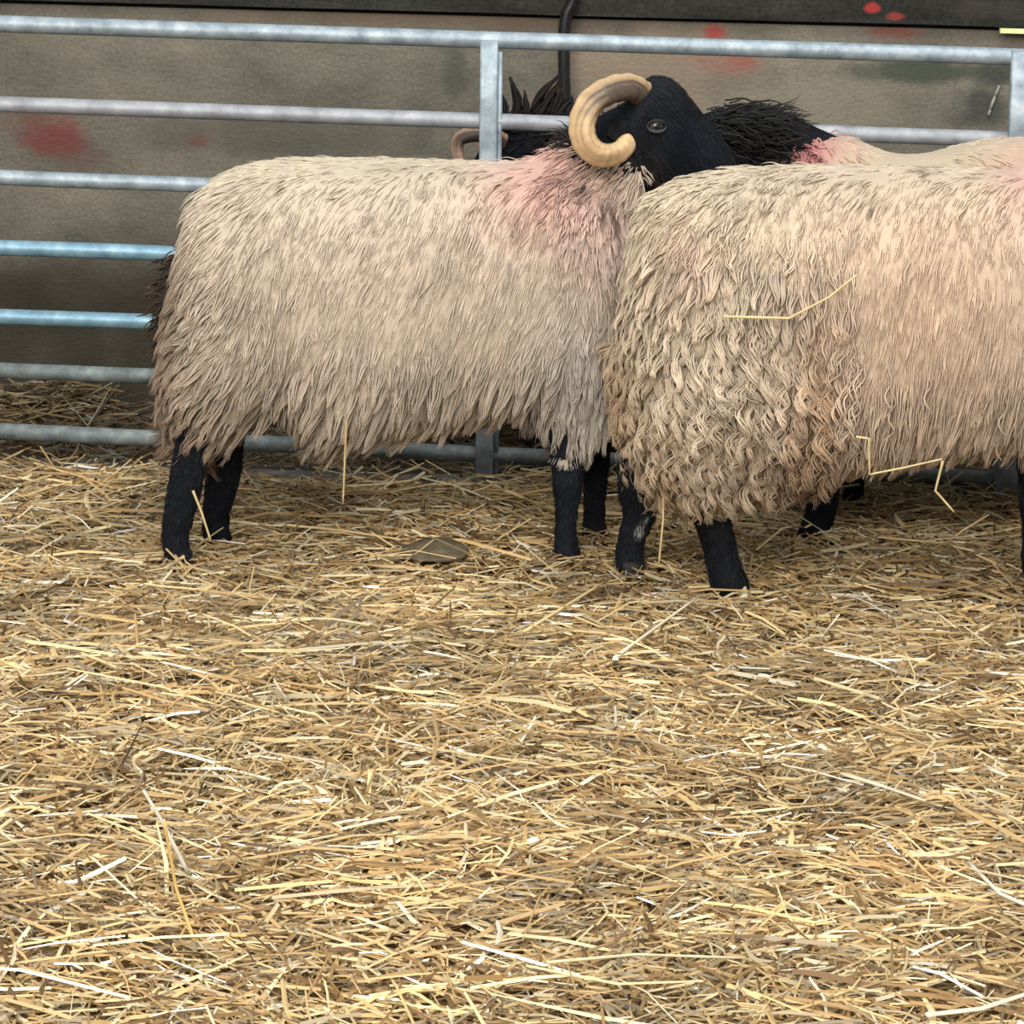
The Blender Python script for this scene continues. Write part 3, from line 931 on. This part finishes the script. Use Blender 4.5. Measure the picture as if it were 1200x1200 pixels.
g = Geo(); q = smooth_path([P(752, 300, YB(0)), P(744, 340, YB(0)), P(742, 390, YB(0)), P(745, 425, YB(0))], 40)
V, F_ = tube(q[::4], [.012] * 10, 10); g.add(V, F_, lin((170, 146, 110)))
M_ = 700; tt = rng.random(M_); root = q[(tt * 39).astype(int)] + rng.normal(0, .008, (M_, 3))
hair_tufts(g, root, np.stack([np.full(M_, -.15), rng.normal(0, .6, M_), rng.uniform(-1.2, -.6, M_)], -1), np.tile([-.7, -.7, 0], (M_, 1)), rng.uniform(.02, .04, M_), .0022, lin((170, 146, 112)), S=9, curl=.005)
B.put('tail', g, M_FLEECE, 'matted woolly tail')

# ---------- sheep C: behind B against the gate, facing left with its head behind A's
YC = lambda px: -0.165 + 0 * np.asarray(px, float)
C = Sheep('black-necked sheep with a pink-marked shoulder, standing hidden between the gate and the curly-rumped sheep', G(1080, 615))
stC = [(898, 215, 400, .06), (912, 180, 450, .11), (935, 164, 480, .15), (970, 158, 500, .175), (1005, 164, 505, .185), (1045, 180, 505, .19), (1090, 180, 505, .19), (1130, 168, 505, .19), (1180, 162, 505, .19),
       (1260, 160, 505, .19), (1340, 162, 505, .185), (1400, 178, 500, .16), (1435, 220, 470, .10), (1450, 280, 400, .04)]
core = Geo(); V, F_ = loft(trunk_rings(stC, YC)); core.add(V, F_)
pts = [[*P(x, y, YC(x)), r / 575] for x, y, r in [(990, 250, 80), (945, 222, 62), (905, 205, 36)]]
q = smooth_path(pts, 10); V, F_ = loft(tube_rings(q[:, :3], q[:, 3], 24, .8)); core.add(V, F_)


def cC(px, py, p, n_):
    c = np.broadcast_to(lin((202, 184, 156)), (len(px), 3)).copy()
    k = np.clip(gauss(px, py, 938, 176, 46, 34) * 1.1, 0, 1)[:, None]; c = c * (1 - k) + lin((200, 134, 130)) * k
    k = (gauss(px, py, 1200, 195, 50, 40) * .5)[:, None]; c = c * (1 - k) + PINK * k
    return c * (1 + .08 * mnoise_arr(p * 9))[:, None]


make_fleece(C, core, .024, lambda px, py, p, n_: np.stack([np.full_like(px, .35) + .3 * mnoise_arr(p * 6), np.zeros_like(px), np.full_like(px, -1.0)], -1), cC, [
    dict(n=9000, guides=2600, L=lambda px, py: .042 + 0 * px, radius=.0024, amp=lambda px, py: .0015 + 0 * px, S=5, clump=(.2, .6), lift=.16, root=.84),
    dict(n=2600, guides=260, L=lambda px, py: .055 + 0 * px, radius=.0022, amp=lambda px, py: .008 + 0 * px, wl=.045, S=12, clump=(.7, .95), lift=.3, root=.6, vary=.12, wild=.3, phase=.15, taper=3.5, weight=lambda px, py: clip01((965 - px) / 25) * clip01((230 - py) / 30) + 1e-4),
])
bod = Geo(); V, F_ = loft(trunk_rings(stC, YC, .85)); bod.add(V, F_)
# head: reaching left behind the other head
dC = [(838, 138), (826, 137), (812, 138), (796, 146), (780, 156), (764, 168), (750, 182), (742, 198), (742, 210)]
vC = [(846, 205), (836, 215), (822, 222), (806, 224), (790, 224), (774, 224), (760, 224), (750, 220), (745, 214)]
wC = [.05, .062, .066, .068, .06, .052, .046, .036, .018]
V, F_ = loft(head_rings(dC, vC, wC, lambda px: -.16)); bod.add(V, F_)
pts = [[*P(x, y, YC(x)), r] for x, y, r in [(1010, 250, .12), (945, 205, .095), (890, 176, .082), (850, 168, .070), (825, 170, .06)]]
q = smooth_path(pts, 16); V, F_ = loft(tube_rings(q[:, :3], q[:, 3], 20, .8)); bod.add(V, F_)
legsC = [([(985, 420, 80), (972, 500, 56), (966, 560, 42), (964, 588, 40), (960, 608, 38), (955, 626, 42), (950, 640, 44)], -.28, -.31),
         ([(1010, 420, 80), (1005, 480, 52), (1000, 530, 36), (1000, 560, 30), (1000, 585, 27), (1000, 600, 28), (998, 612, 30)], -.06, -.06),
         ([(1390, 420, 80), (1385, 500, 52), (1390, 560, 36), (1385, 600, 30), (1384, 620, 30), (1380, 640, 32)], -.27, -.27),
         ([(1400, 420, 80), (1395, 490, 52), (1400, 545, 36), (1395, 585, 30), (1394, 605, 30), (1390, 622, 32)], -.07, -.07)]
feetC = [leg(bod, *l)[-1] for l in legsC]
body_mesh(C, bod, .0095, lambda px, py, V: np.broadcast_to(BLACK * .8, (len(px), 3)))
for f in feetC: hoof(C, f[:3] + [0, 0, -.004], .024, -1)
eye_parts(C, P(796, 178, -.16 - .062), .014, (-.2, -1, .1)); eye_parts(C, P(796, 178, -.16 + .062), .014, (-.2, 1, .1))
C.put('ear', ear_geo(P(838, 172, -.16 - .05), P(862, 182, -.16 - .08), (0, -1, .2), .022, ec), M_SKIN)
C.put('ear', ear_geo(P(838, 165, -.16 + .05), P(862, 172, -.16 + .08), (0, 1, .2), .022, ec), M_SKIN)
g = Geo(); M_ = 2600
t = rng.random(M_)
q = smooth_path([P(838, 142, YC(0)), P(862, 137, YC(0)), P(888, 140, YC(0)), P(908, 150, YC(0))], 60)
root = q[(t * 59).astype(int)] + rng.normal(0, 1, (M_, 3)) * np.array([.012, .035, .012]) + np.array([0, -.02, 0])
root[:, 2] -= np.abs(rng.normal(0, .05, M_)) * (rng.random(M_) < .7)
hair_tufts(g, root, np.stack([rng.uniform(.5, 1.1, M_), rng.normal(-.25, .3, M_), rng.uniform(-.35, .42, M_)], -1), np.tile([0, -1.0, 0], (M_, 1)), rng.uniform(.035, .085, M_), .0019, np.array([.013, .012, .011]), curl=.004, droop=.3)
C.put('mane', g, M_MANE, 'shaggy black neck hair')

# ---------- sheep D: behind the gate, black head lowered
YD = 0.44
D = Sheep('black-headed sheep behind the gate bars with a pale horn tip and spiky black hair showing', G(700, 520))
stD = [(585, 330, 380, .04), (600, 260, 430, .10), (630, 225, 455, .145), (680, 214, 465, .165), (750, 212, 465, .17), (850, 212, 465, .17), (950, 214, 465, .165), (1010, 235, 450, .14), (1045, 280, 410, .07)]
core = Geo(); V, F_ = loft(trunk_rings(stD, lambda x: YD)); core.add(V, F_)
make_fleece(D, core, .026, lambda px, py, p, n_: np.stack([np.full_like(px, .3), np.zeros_like(px), np.full_like(px, -1.0)], -1),
            lambda px, py, p, n_: np.broadcast_to(lin((150, 132, 108)), (len(px), 3)), [dict(n=4500, guides=900, L=lambda px, py: .05 + 0 * px, radius=.003, amp=lambda px, py: .002 + 0 * px)])
bod = Geo(); V, F_ = loft(trunk_rings(stD, lambda x: YD, .85)); bod.add(V, F_)
dD = [(628, 142), (612, 146), (596, 151), (580, 158), (566, 170), (556, 186), (546, 206), (538, 226), (536, 238)]
vD = [(634, 215), (620, 226), (606, 234), (592, 240), (578, 246), (566, 250), (554, 252), (545, 250), (540, 244)]
V, F_ = loft(head_rings(dD, vD, wC, lambda px: YD - .03)); bod.add(V, F_)
pts = [[*P(x, y, YD), r] for x, y, r in [(720, 270, .12), (690, 220, .10), (655, 188, .086), (625, 178, .072), (605, 185, .06)]]
q = smooth_path(pts, 16); V, F_ = loft(tube_rings(q[:, :3], q[:, 3], 20, .8)); bod.add(V, F_)
for l in [([(640, 400, 70), (636, 440, 44), (634, 480, 32), (634, 510, 28), (632, 530, 30)], .36, .36),
          ([(670, 400, 70), (668, 440, 44), (664, 470, 32), (664, 496, 28), (662, 512, 30)], .52, .52),
          ([(985, 400, 70), (990, 450, 44), (996, 490, 32), (992, 520, 28), (990, 540, 30)], .36, .36),
          ([(1000, 400, 70), (1004, 440, 44), (1008, 475, 32), (1004, 505, 28), (1002, 522, 30)], .52, .52)]:
    f = leg(bod, *l)[-1]; hoof(D, f[:3] + [0, 0, .002], .022, -1)
body_mesh(D, bod, .0095, lambda px, py, V: np.broadcast_to(BLACK * .8, (len(px), 3)))
pale, brn = (190, 152, 126), (40, 30, 25)
hd = [(588, 168, .05), (574, 160, .072), (556, 158, .085), (540, 163, .09), (536, 176, .095), (541, 192, .10), (550, 204, .10)]
D.put('horn', horn_geo([P(x, y, YD - .03 - o) for x, y, o in hd], [.020, .019, .017, .015, .013, .011, .007], tan=pale, dark=brn, dkend=.75), M_HORN, 'pale horn tip')
hd2 = [(592, 152, .05), (582, 148, .08), (572, 152, .10), (566, 164, .11), (570, 178, .115), (580, 186, .115)]
D.put('horn', horn_geo([P(x, y, YD - .03 + o) for x, y, o in hd2], [.020, .019, .017, .015, .012, .008], tan=pale, dark=brn), M_HORN)
eye_parts(D, P(585, 190, YD - .03 - .066), .013, (-.2, -1, .1)); eye_parts(D, P(585, 190, YD - .03 + .066), .013, (-.2, 1, .1))
D.put('ear', ear_geo(P(615, 165, YD - .08), P(640, 172, YD - .11), (0, -1, .2), .022, ec), M_SKIN)
D.put('ear', ear_geo(P(612, 160, YD + .02), P(640, 150, YD + .05), (0, 1, .2), .022, ec), M_SKIN)
g = Geo()
# the distinct spiky locks seen above the rail, each in a clump
for (x0, y0, x1, y1, x2, y2, w) in [(588, 140, 592, 125, 586, 108, 5), (606, 140, 607, 115, 597, 92, 6), (614, 138, 616, 122, 615, 107, 5), (620, 138, 634, 112, 655, 88, 7), (628, 138, 645, 112, 656, 95, 8),
                                (640, 140, 652, 118, 660, 104, 9), (646, 142, 660, 122, 672, 116, 9), (632, 140, 640, 122, 648, 110, 9), (600, 141, 606, 128, 604, 116, 7), (655, 142, 668, 128, 682, 122, 8)]:
    for k in range(16):
        j = rng.normal(0, w * .45, 6); yy = YD - .02 + rng.normal(0, .012)
        q = [P(x0 + j[0], y0 + abs(j[1]), yy), P(x1 + j[2] * .7, y1 + j[3] * .7, yy), P(x2 + j[4] * .25, y2 + j[5] * .6, yy)]
        V, F_ = tube(q, [.003, .0028, .0006], 5, 7); g.add(V, F_, BROWNHAIR * rng.uniform(.3, .9))
M_ = 900
root = np.array([P(x, y, YD - .05 + rng.normal(0, .02)) for x, y in zip(rng.uniform(580, 690, M_), rng.uniform(134, 185, M_))])
hair_tufts(g, root, np.stack([rng.uniform(.2, 1, M_), rng.normal(-.2, .3, M_), rng.uniform(-.2, .5, M_)], -1), np.tile([0, -1.0, 0], (M_, 1)), rng.uniform(.02, .045, M_), .002, np.array([.010, .009, .009]))
D.put('mane', g, M_MANE, 'spiky black neck hair')

# ------------------------------------------------------------------ straw bedding
PAL = np.array([lin(c) for c in [(104, 80, 52), (140, 112, 72), (168, 138, 94), (190, 160, 112), (204, 180, 132), (216, 198, 156), (228, 216, 186), (238, 232, 218), (150, 136, 112), (186, 172, 136)]])
PW = np.array([.07, .13, .18, .18, .14, .09, .05, .02, .08, .06]); PW /= PW.sum()


def straw_mesh(n, x0, x1, y0, y1, zlo, zhi, wscale, Lmed, dark=1.0, tilt=.20):
    x = rng.uniform(x0, x1, n); y = rng.uniform(y0, y1, n)
    zz = rng.random(n) ** 1.3
    z = height(x, y) + zlo + (zhi - zlo) * zz
    # drifts lying roughly the same way, mixed with odd ones
    base = np.array([mnoise.noise(Vector((a * 2.3, b * 2.3, 3))) for a, b in zip(x, y)]) * 2.4
    th = np.where(rng.random(n) < .38, base + rng.normal(0, .6, n), rng.uniform(0, math.pi, n))
    ph = rng.normal(0, tilt, n)
    steep = rng.random(n) < .05
    ph = np.where(steep, rng.uniform(.25, .75, n), ph)
    d = np.stack([np.cos(th) * np.cos(ph), np.sin(th) * np.cos(ph), np.sin(ph)], -1)
    L = np.clip(rng.lognormal(math.log(Lmed), .5, n), .02, .26)
    L = np.where(steep, np.minimum(L, .12), L)
    w = np.clip(rng.lognormal(math.log(.0017), .38, n), .0008, .0042) * wscale
    leaf = rng.random(n) < .07
    w = np.where(leaf, w * 1.9, w)
    side = norm(np.cross(d, [0, 0, 1.0])); up = np.cross(side, d)
    # a kink part-way
    kink = np.where(rng.random(n) < .35, rng.normal(0, .32, n), rng.normal(0, .08, n))
    sag = rng.normal(-.03, .05, n)
    mid = np.stack([x, y, z], -1)
    kp = rng.uniform(-.2, .2, n)[:, None]
    a = mid - d * (L / 2)[:, None]; c = mid + d * (L / 2)[:, None]
    b = mid + d * (L[:, None] * kp) + side * (kink * L / 2)[:, None] - up * (sag * L / 2)[:, None]
    pts = np.stack([a, b, c], 1)
    wr = np.stack([w * .9, w, w * np.where(leaf, .25, .8)], 1)
    k = np.array([90, 210, 330]) / 180 * math.pi
    ring = pts[:, :, None] + wr[:, :, None, None] * (np.cos(k)[None, None, :, None] * side[:, None, None] + np.sin(k)[None, None, :, None] * up[:, None, None] * np.where(leaf, .3, .8)[:, None, None, None])
    lim = (WY - .012) if y1 > GY + .3 else 9.0
    ring[..., 1] -= np.maximum(ring[..., 1].max((1, 2)) - lim, 0)[:, None, None]
    V = ring.reshape(-1, 3)
    f1 = np.concatenate([rings_faces(3, 3)])
    Fq = (f1[None] + (np.arange(n) * 9)[:, None, None]).reshape(-1, 4)
    caps = np.array([[0, 2, 1], [6, 7, 8]])
    Ft = (caps[None] + (np.arange(n) * 9)[:, None, None]).reshape(-1, 3)
    ci = rng.choice(len(PAL), n, p=PW)
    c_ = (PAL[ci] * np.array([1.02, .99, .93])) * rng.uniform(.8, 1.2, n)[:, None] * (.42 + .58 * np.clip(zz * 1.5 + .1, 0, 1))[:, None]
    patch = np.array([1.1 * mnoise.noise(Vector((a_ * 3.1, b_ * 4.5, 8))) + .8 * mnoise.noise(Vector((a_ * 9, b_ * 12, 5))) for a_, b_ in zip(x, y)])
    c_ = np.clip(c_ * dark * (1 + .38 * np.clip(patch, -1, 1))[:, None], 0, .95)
    C_ = np.repeat(c_, 9, 0)
    return V, [Fq, Ft], C_


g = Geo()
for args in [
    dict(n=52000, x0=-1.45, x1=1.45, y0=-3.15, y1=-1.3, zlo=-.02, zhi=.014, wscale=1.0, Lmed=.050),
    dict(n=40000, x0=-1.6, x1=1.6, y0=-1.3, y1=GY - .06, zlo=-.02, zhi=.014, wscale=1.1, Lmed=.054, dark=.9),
    dict(n=9000, x0=-1.7, x1=1.7, y0=GY + .07, y1=WY - .03, zlo=-.02, zhi=.014, wscale=1.2, Lmed=.07, dark=.19),  # shade behind the gate put into the straw colour
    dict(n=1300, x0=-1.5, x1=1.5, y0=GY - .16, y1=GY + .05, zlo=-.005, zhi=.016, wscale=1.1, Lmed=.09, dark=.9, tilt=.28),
    dict(n=500, x0=wp(0, 470)[0] - .3, x1=wp(140, 470)[0], y0=WY - .22, y1=WY - .04, zlo=-.01, zhi=.02, wscale=1.3, Lmed=.12, dark=.45, tilt=.3),  # heap behind the gate, its colour darkened for the same shade
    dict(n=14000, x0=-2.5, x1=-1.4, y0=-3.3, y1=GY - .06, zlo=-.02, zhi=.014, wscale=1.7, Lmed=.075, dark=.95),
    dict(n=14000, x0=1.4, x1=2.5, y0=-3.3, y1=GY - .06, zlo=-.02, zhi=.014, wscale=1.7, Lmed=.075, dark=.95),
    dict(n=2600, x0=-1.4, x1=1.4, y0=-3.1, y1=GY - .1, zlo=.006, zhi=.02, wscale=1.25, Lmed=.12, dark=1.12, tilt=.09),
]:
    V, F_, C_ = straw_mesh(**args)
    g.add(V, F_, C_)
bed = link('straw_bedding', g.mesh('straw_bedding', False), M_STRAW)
tag(bed, 'deep bed of loose golden straw covering the pen floor', 'straw', kind='stuff')

# single stalks one can pick out
ST_PALE, ST_GOLD, ST_WHITE = lin((226, 200, 146)), lin((214, 176, 104)), lin((236, 228, 206))


def stalk(label, pts, r, col, group=None, flat=1.0, name='straw_stalk'):
    pts = np.array(pts, float); o0 = pts.mean(0)
    seg = []
    for k in range(len(pts) - 1):
        for s in np.linspace(0, 1, 6)[(0 if k == 0 else 1):]: seg.append(pts[k] + (pts[k + 1] - pts[k]) * s)
    seg = np.array(seg)
    rad = np.full(len(seg), r) * np.linspace(1, .75, len(seg))
    V, F_ = loft(tube_rings(seg, rad, 8, flat, ref=(.1, 1, .1)))
    g = Geo(); shade = np.repeat(rng.uniform(.78, 1.05, len(seg)), 8) * np.tile(rng.uniform(.85, 1.05, 8), len(seg)); shade = np.append(shade, [1, 1])
    g.add(V - o0, F_, np.clip(col[None] * shade[:, None], 0, .95))
    o = link(name, g.mesh(name), M_STRAW, loc=o0)
    return tag(o, label, 'straw')


def gp(x, y, z=.012):
    p = G(x, y, z); return [p[0], p[1], p[2] + float(height(p[0], p[1]))]


def up_px(x, y, base):  # point above the ground at the depth of a base ground pixel
    b_ = G(base[0], base[1], .0); return P(x, y, b_[1])


stalk('white stalk sticking up out of the straw at lower left, leaning left', [gp(221, 1036), up_px(190, 963, (221, 1050)), up_px(168, 926, (221, 1050))], .0030, ST_WHITE)
stalk('golden stalk crossing under the upright white stalk at lower left', [gp(228, 1105), up_px(206, 1040, (228, 1105)), up_px(192, 960, (228, 1105))], .0026, ST_GOLD)
yB = YB(0) - .262
stalk('long bent straw clinging to the flank of the curly-rumped sheep', [P(847, 371, yB - .022), P(925, 373, yB - .024), P(972, 348, yB - .024), P(1004, 322, yB - .018)], .0024, ST_PALE)
stalk('hooked straw caught under the belly of the right sheep', [P(1003, 512, yB - .012), P(1018, 514, yB - .015), P(1019, 556, yB - .012), P(1060, 548, yB - .012), P(1104, 538, yB + .0)], .0022, ST_PALE)
stalk('crooked short straw dangling below the belly of the right sheep', [P(1105, 540, yB + .05), P(1096, 575, yB + .05), P(1118, 600, yB + .05)], .0024, ST_PALE)
stalk('thin straw hanging from the belly of the left sheep down to the bedding', [P(406, 492, -.72), P(404, 540, -.70), P(402, 590, -.69)], .0022, ST_PALE)
stalk('upright straw between the two hind legs of the right sheep', [P(778, 560, -.86), P(777, 610, -.86), P(772, 662, -.86)], .0022, ST_PALE)
stalk('thick pale straw lying on the bedding in front of the paired black forelegs', [gp(614, 735, .02), gp(712, 676, .03)], .0034, ST_PALE)
stalk('white-tipped straw lying in front of the slanting black hind leg', [gp(728, 757, .022), gp(820, 702, .035)], .0030, lin((236, 222, 190)))
stalk('broad pale straw leaf lying flat right of the middle of the bedding', [gp(986, 912, .03), gp(1030, 925, .03), gp(1085, 940, .02)], .0022, lin((222, 208, 176)), flat=2.3, name='straw_leaf')
stalk('white straw slanting down to the right edge, low on the bedding', [gp(1136, 1004, .03), gp(1172, 1046, .03), gp(1215, 1072, .025)], .0030, ST_WHITE)
stalk('broad white straw leaf in the bottom right corner', [gp(1085, 1192, .025), gp(1150, 1178, .03), gp(1215, 1158, .03)], .0022, lin((228, 218, 192)), flat=2.2, name='straw_leaf')
stalk('long white straw lying beside the bottom edge right of the middle', [gp(640, 1145, .03), gp(745, 1134, .03), gp(872, 1131, .025)], .0022, lin((228, 210, 168)))
stalk('pale straw standing against the black hind leg of the left sheep', [P(226, 575, -.72), P(236, 600, -.72), P(247, 634, -.72)], .0026, ST_PALE)
stalk('long straw lying across the bedding below the belly of the left sheep', [gp(322, 606, .02), gp(400, 618, .025), gp(470, 634, .02)], .0028, ST_PALE)

# grey-brown clod
c = np.array(gp(512, 652, .0)); g = Geo(); rings = []
for t in np.linspace(.03, 1, 10):
    rr = math.sin(min(t * 1.75, math.pi / 2 + .3)); 
    ring = []
    for b in np.arange(30) / 30 * 6.283:
        w = 1 + .18 * mnoise.noise(Vector((math.cos(b) * 1.7, math.sin(b) * 1.7, t * 2)))
        ring.append([math.cos(b) * .066 * rr * w, math.sin(b) * .07 * rr * w, .024 * (1 - t * 1.2) + .006 * mnoise.noise(Vector((b, t * 4, 1)))])
    rings.append(ring)
V, F_ = loft(rings); g.add(V, F_)
tag(link('dried_clod', g.mesh('dried_clod'), M_CLOD, loc=c + [0, 0, .012]), 'flat grey-brown clod lying in the straw below the gate upright', 'clod')

# ------------------------------------------------------------------ light
w = bpy.data.worlds.new('world'); SC.world = w; w.use_nodes = True
nt = w.node_tree; bg = nt.nodes['Background']
tc = nt.nodes.new('ShaderNodeTexCoord'); sx = nt.nodes.new('ShaderNodeSeparateXYZ'); nt.links.new(tc.outputs['Generated'], sx.inputs[0])
cr = nt.nodes.new('ShaderNodeValToRGB'); cr.color_ramp.elements[0].position = .35; cr.color_ramp.elements[0].color = (.36, .34, .30, 1)
cr.color_ramp.elements[1].position = .75; cr.color_ramp.elements[1].color = (.80, .86, .92, 1)
mr = nt.nodes.new('ShaderNodeMapRange'); mr.inputs['From Min'].default_value = -1; mr.inputs['From Max'].default_value = 1
nt.links.new(sx.outputs['Z'], mr.inputs['Value']); nt.links.new(mr.outputs['Result'], cr.inputs['Fac']); nt.links.new(cr.outputs['Color'], bg.inputs['Color'])
bg.inputs['Strength'].default_value = 0.55


def area(name, loc, target, size, power, col):
    l = bpy.data.lights.new(name, 'AREA'); l.shape = 'RECTANGLE'; l.size, l.size_y = size; l.energy = power; l.color = col
    o = bpy.data.objects.new(name, l); COL.objects.link(o); o.location = loc
    o.rotation_euler = (Vector(target) - Vector(loc)).to_track_quat('-Z', 'Y').to_euler()
    return o


area('barn_opening_light', (-1.0, -7.4, 3.7), (0.1, -0.8, 0.3), (6, 3.0), 560, (1.0, .97, .93))
area('roof_light', (0.6, -2.2, 4.4), (0, -1.4, 0), (4, 2.2), 150, (.95, .98, 1.0))

SC.view_settings.view_transform = 'Standard'
SC.view_settings.look = 'None'
SC.view_settings.exposure = 0.0
SC.cycles.max_bounces = 6; SC.cycles.diffuse_bounces = 4; SC.cycles.use_denoising = True
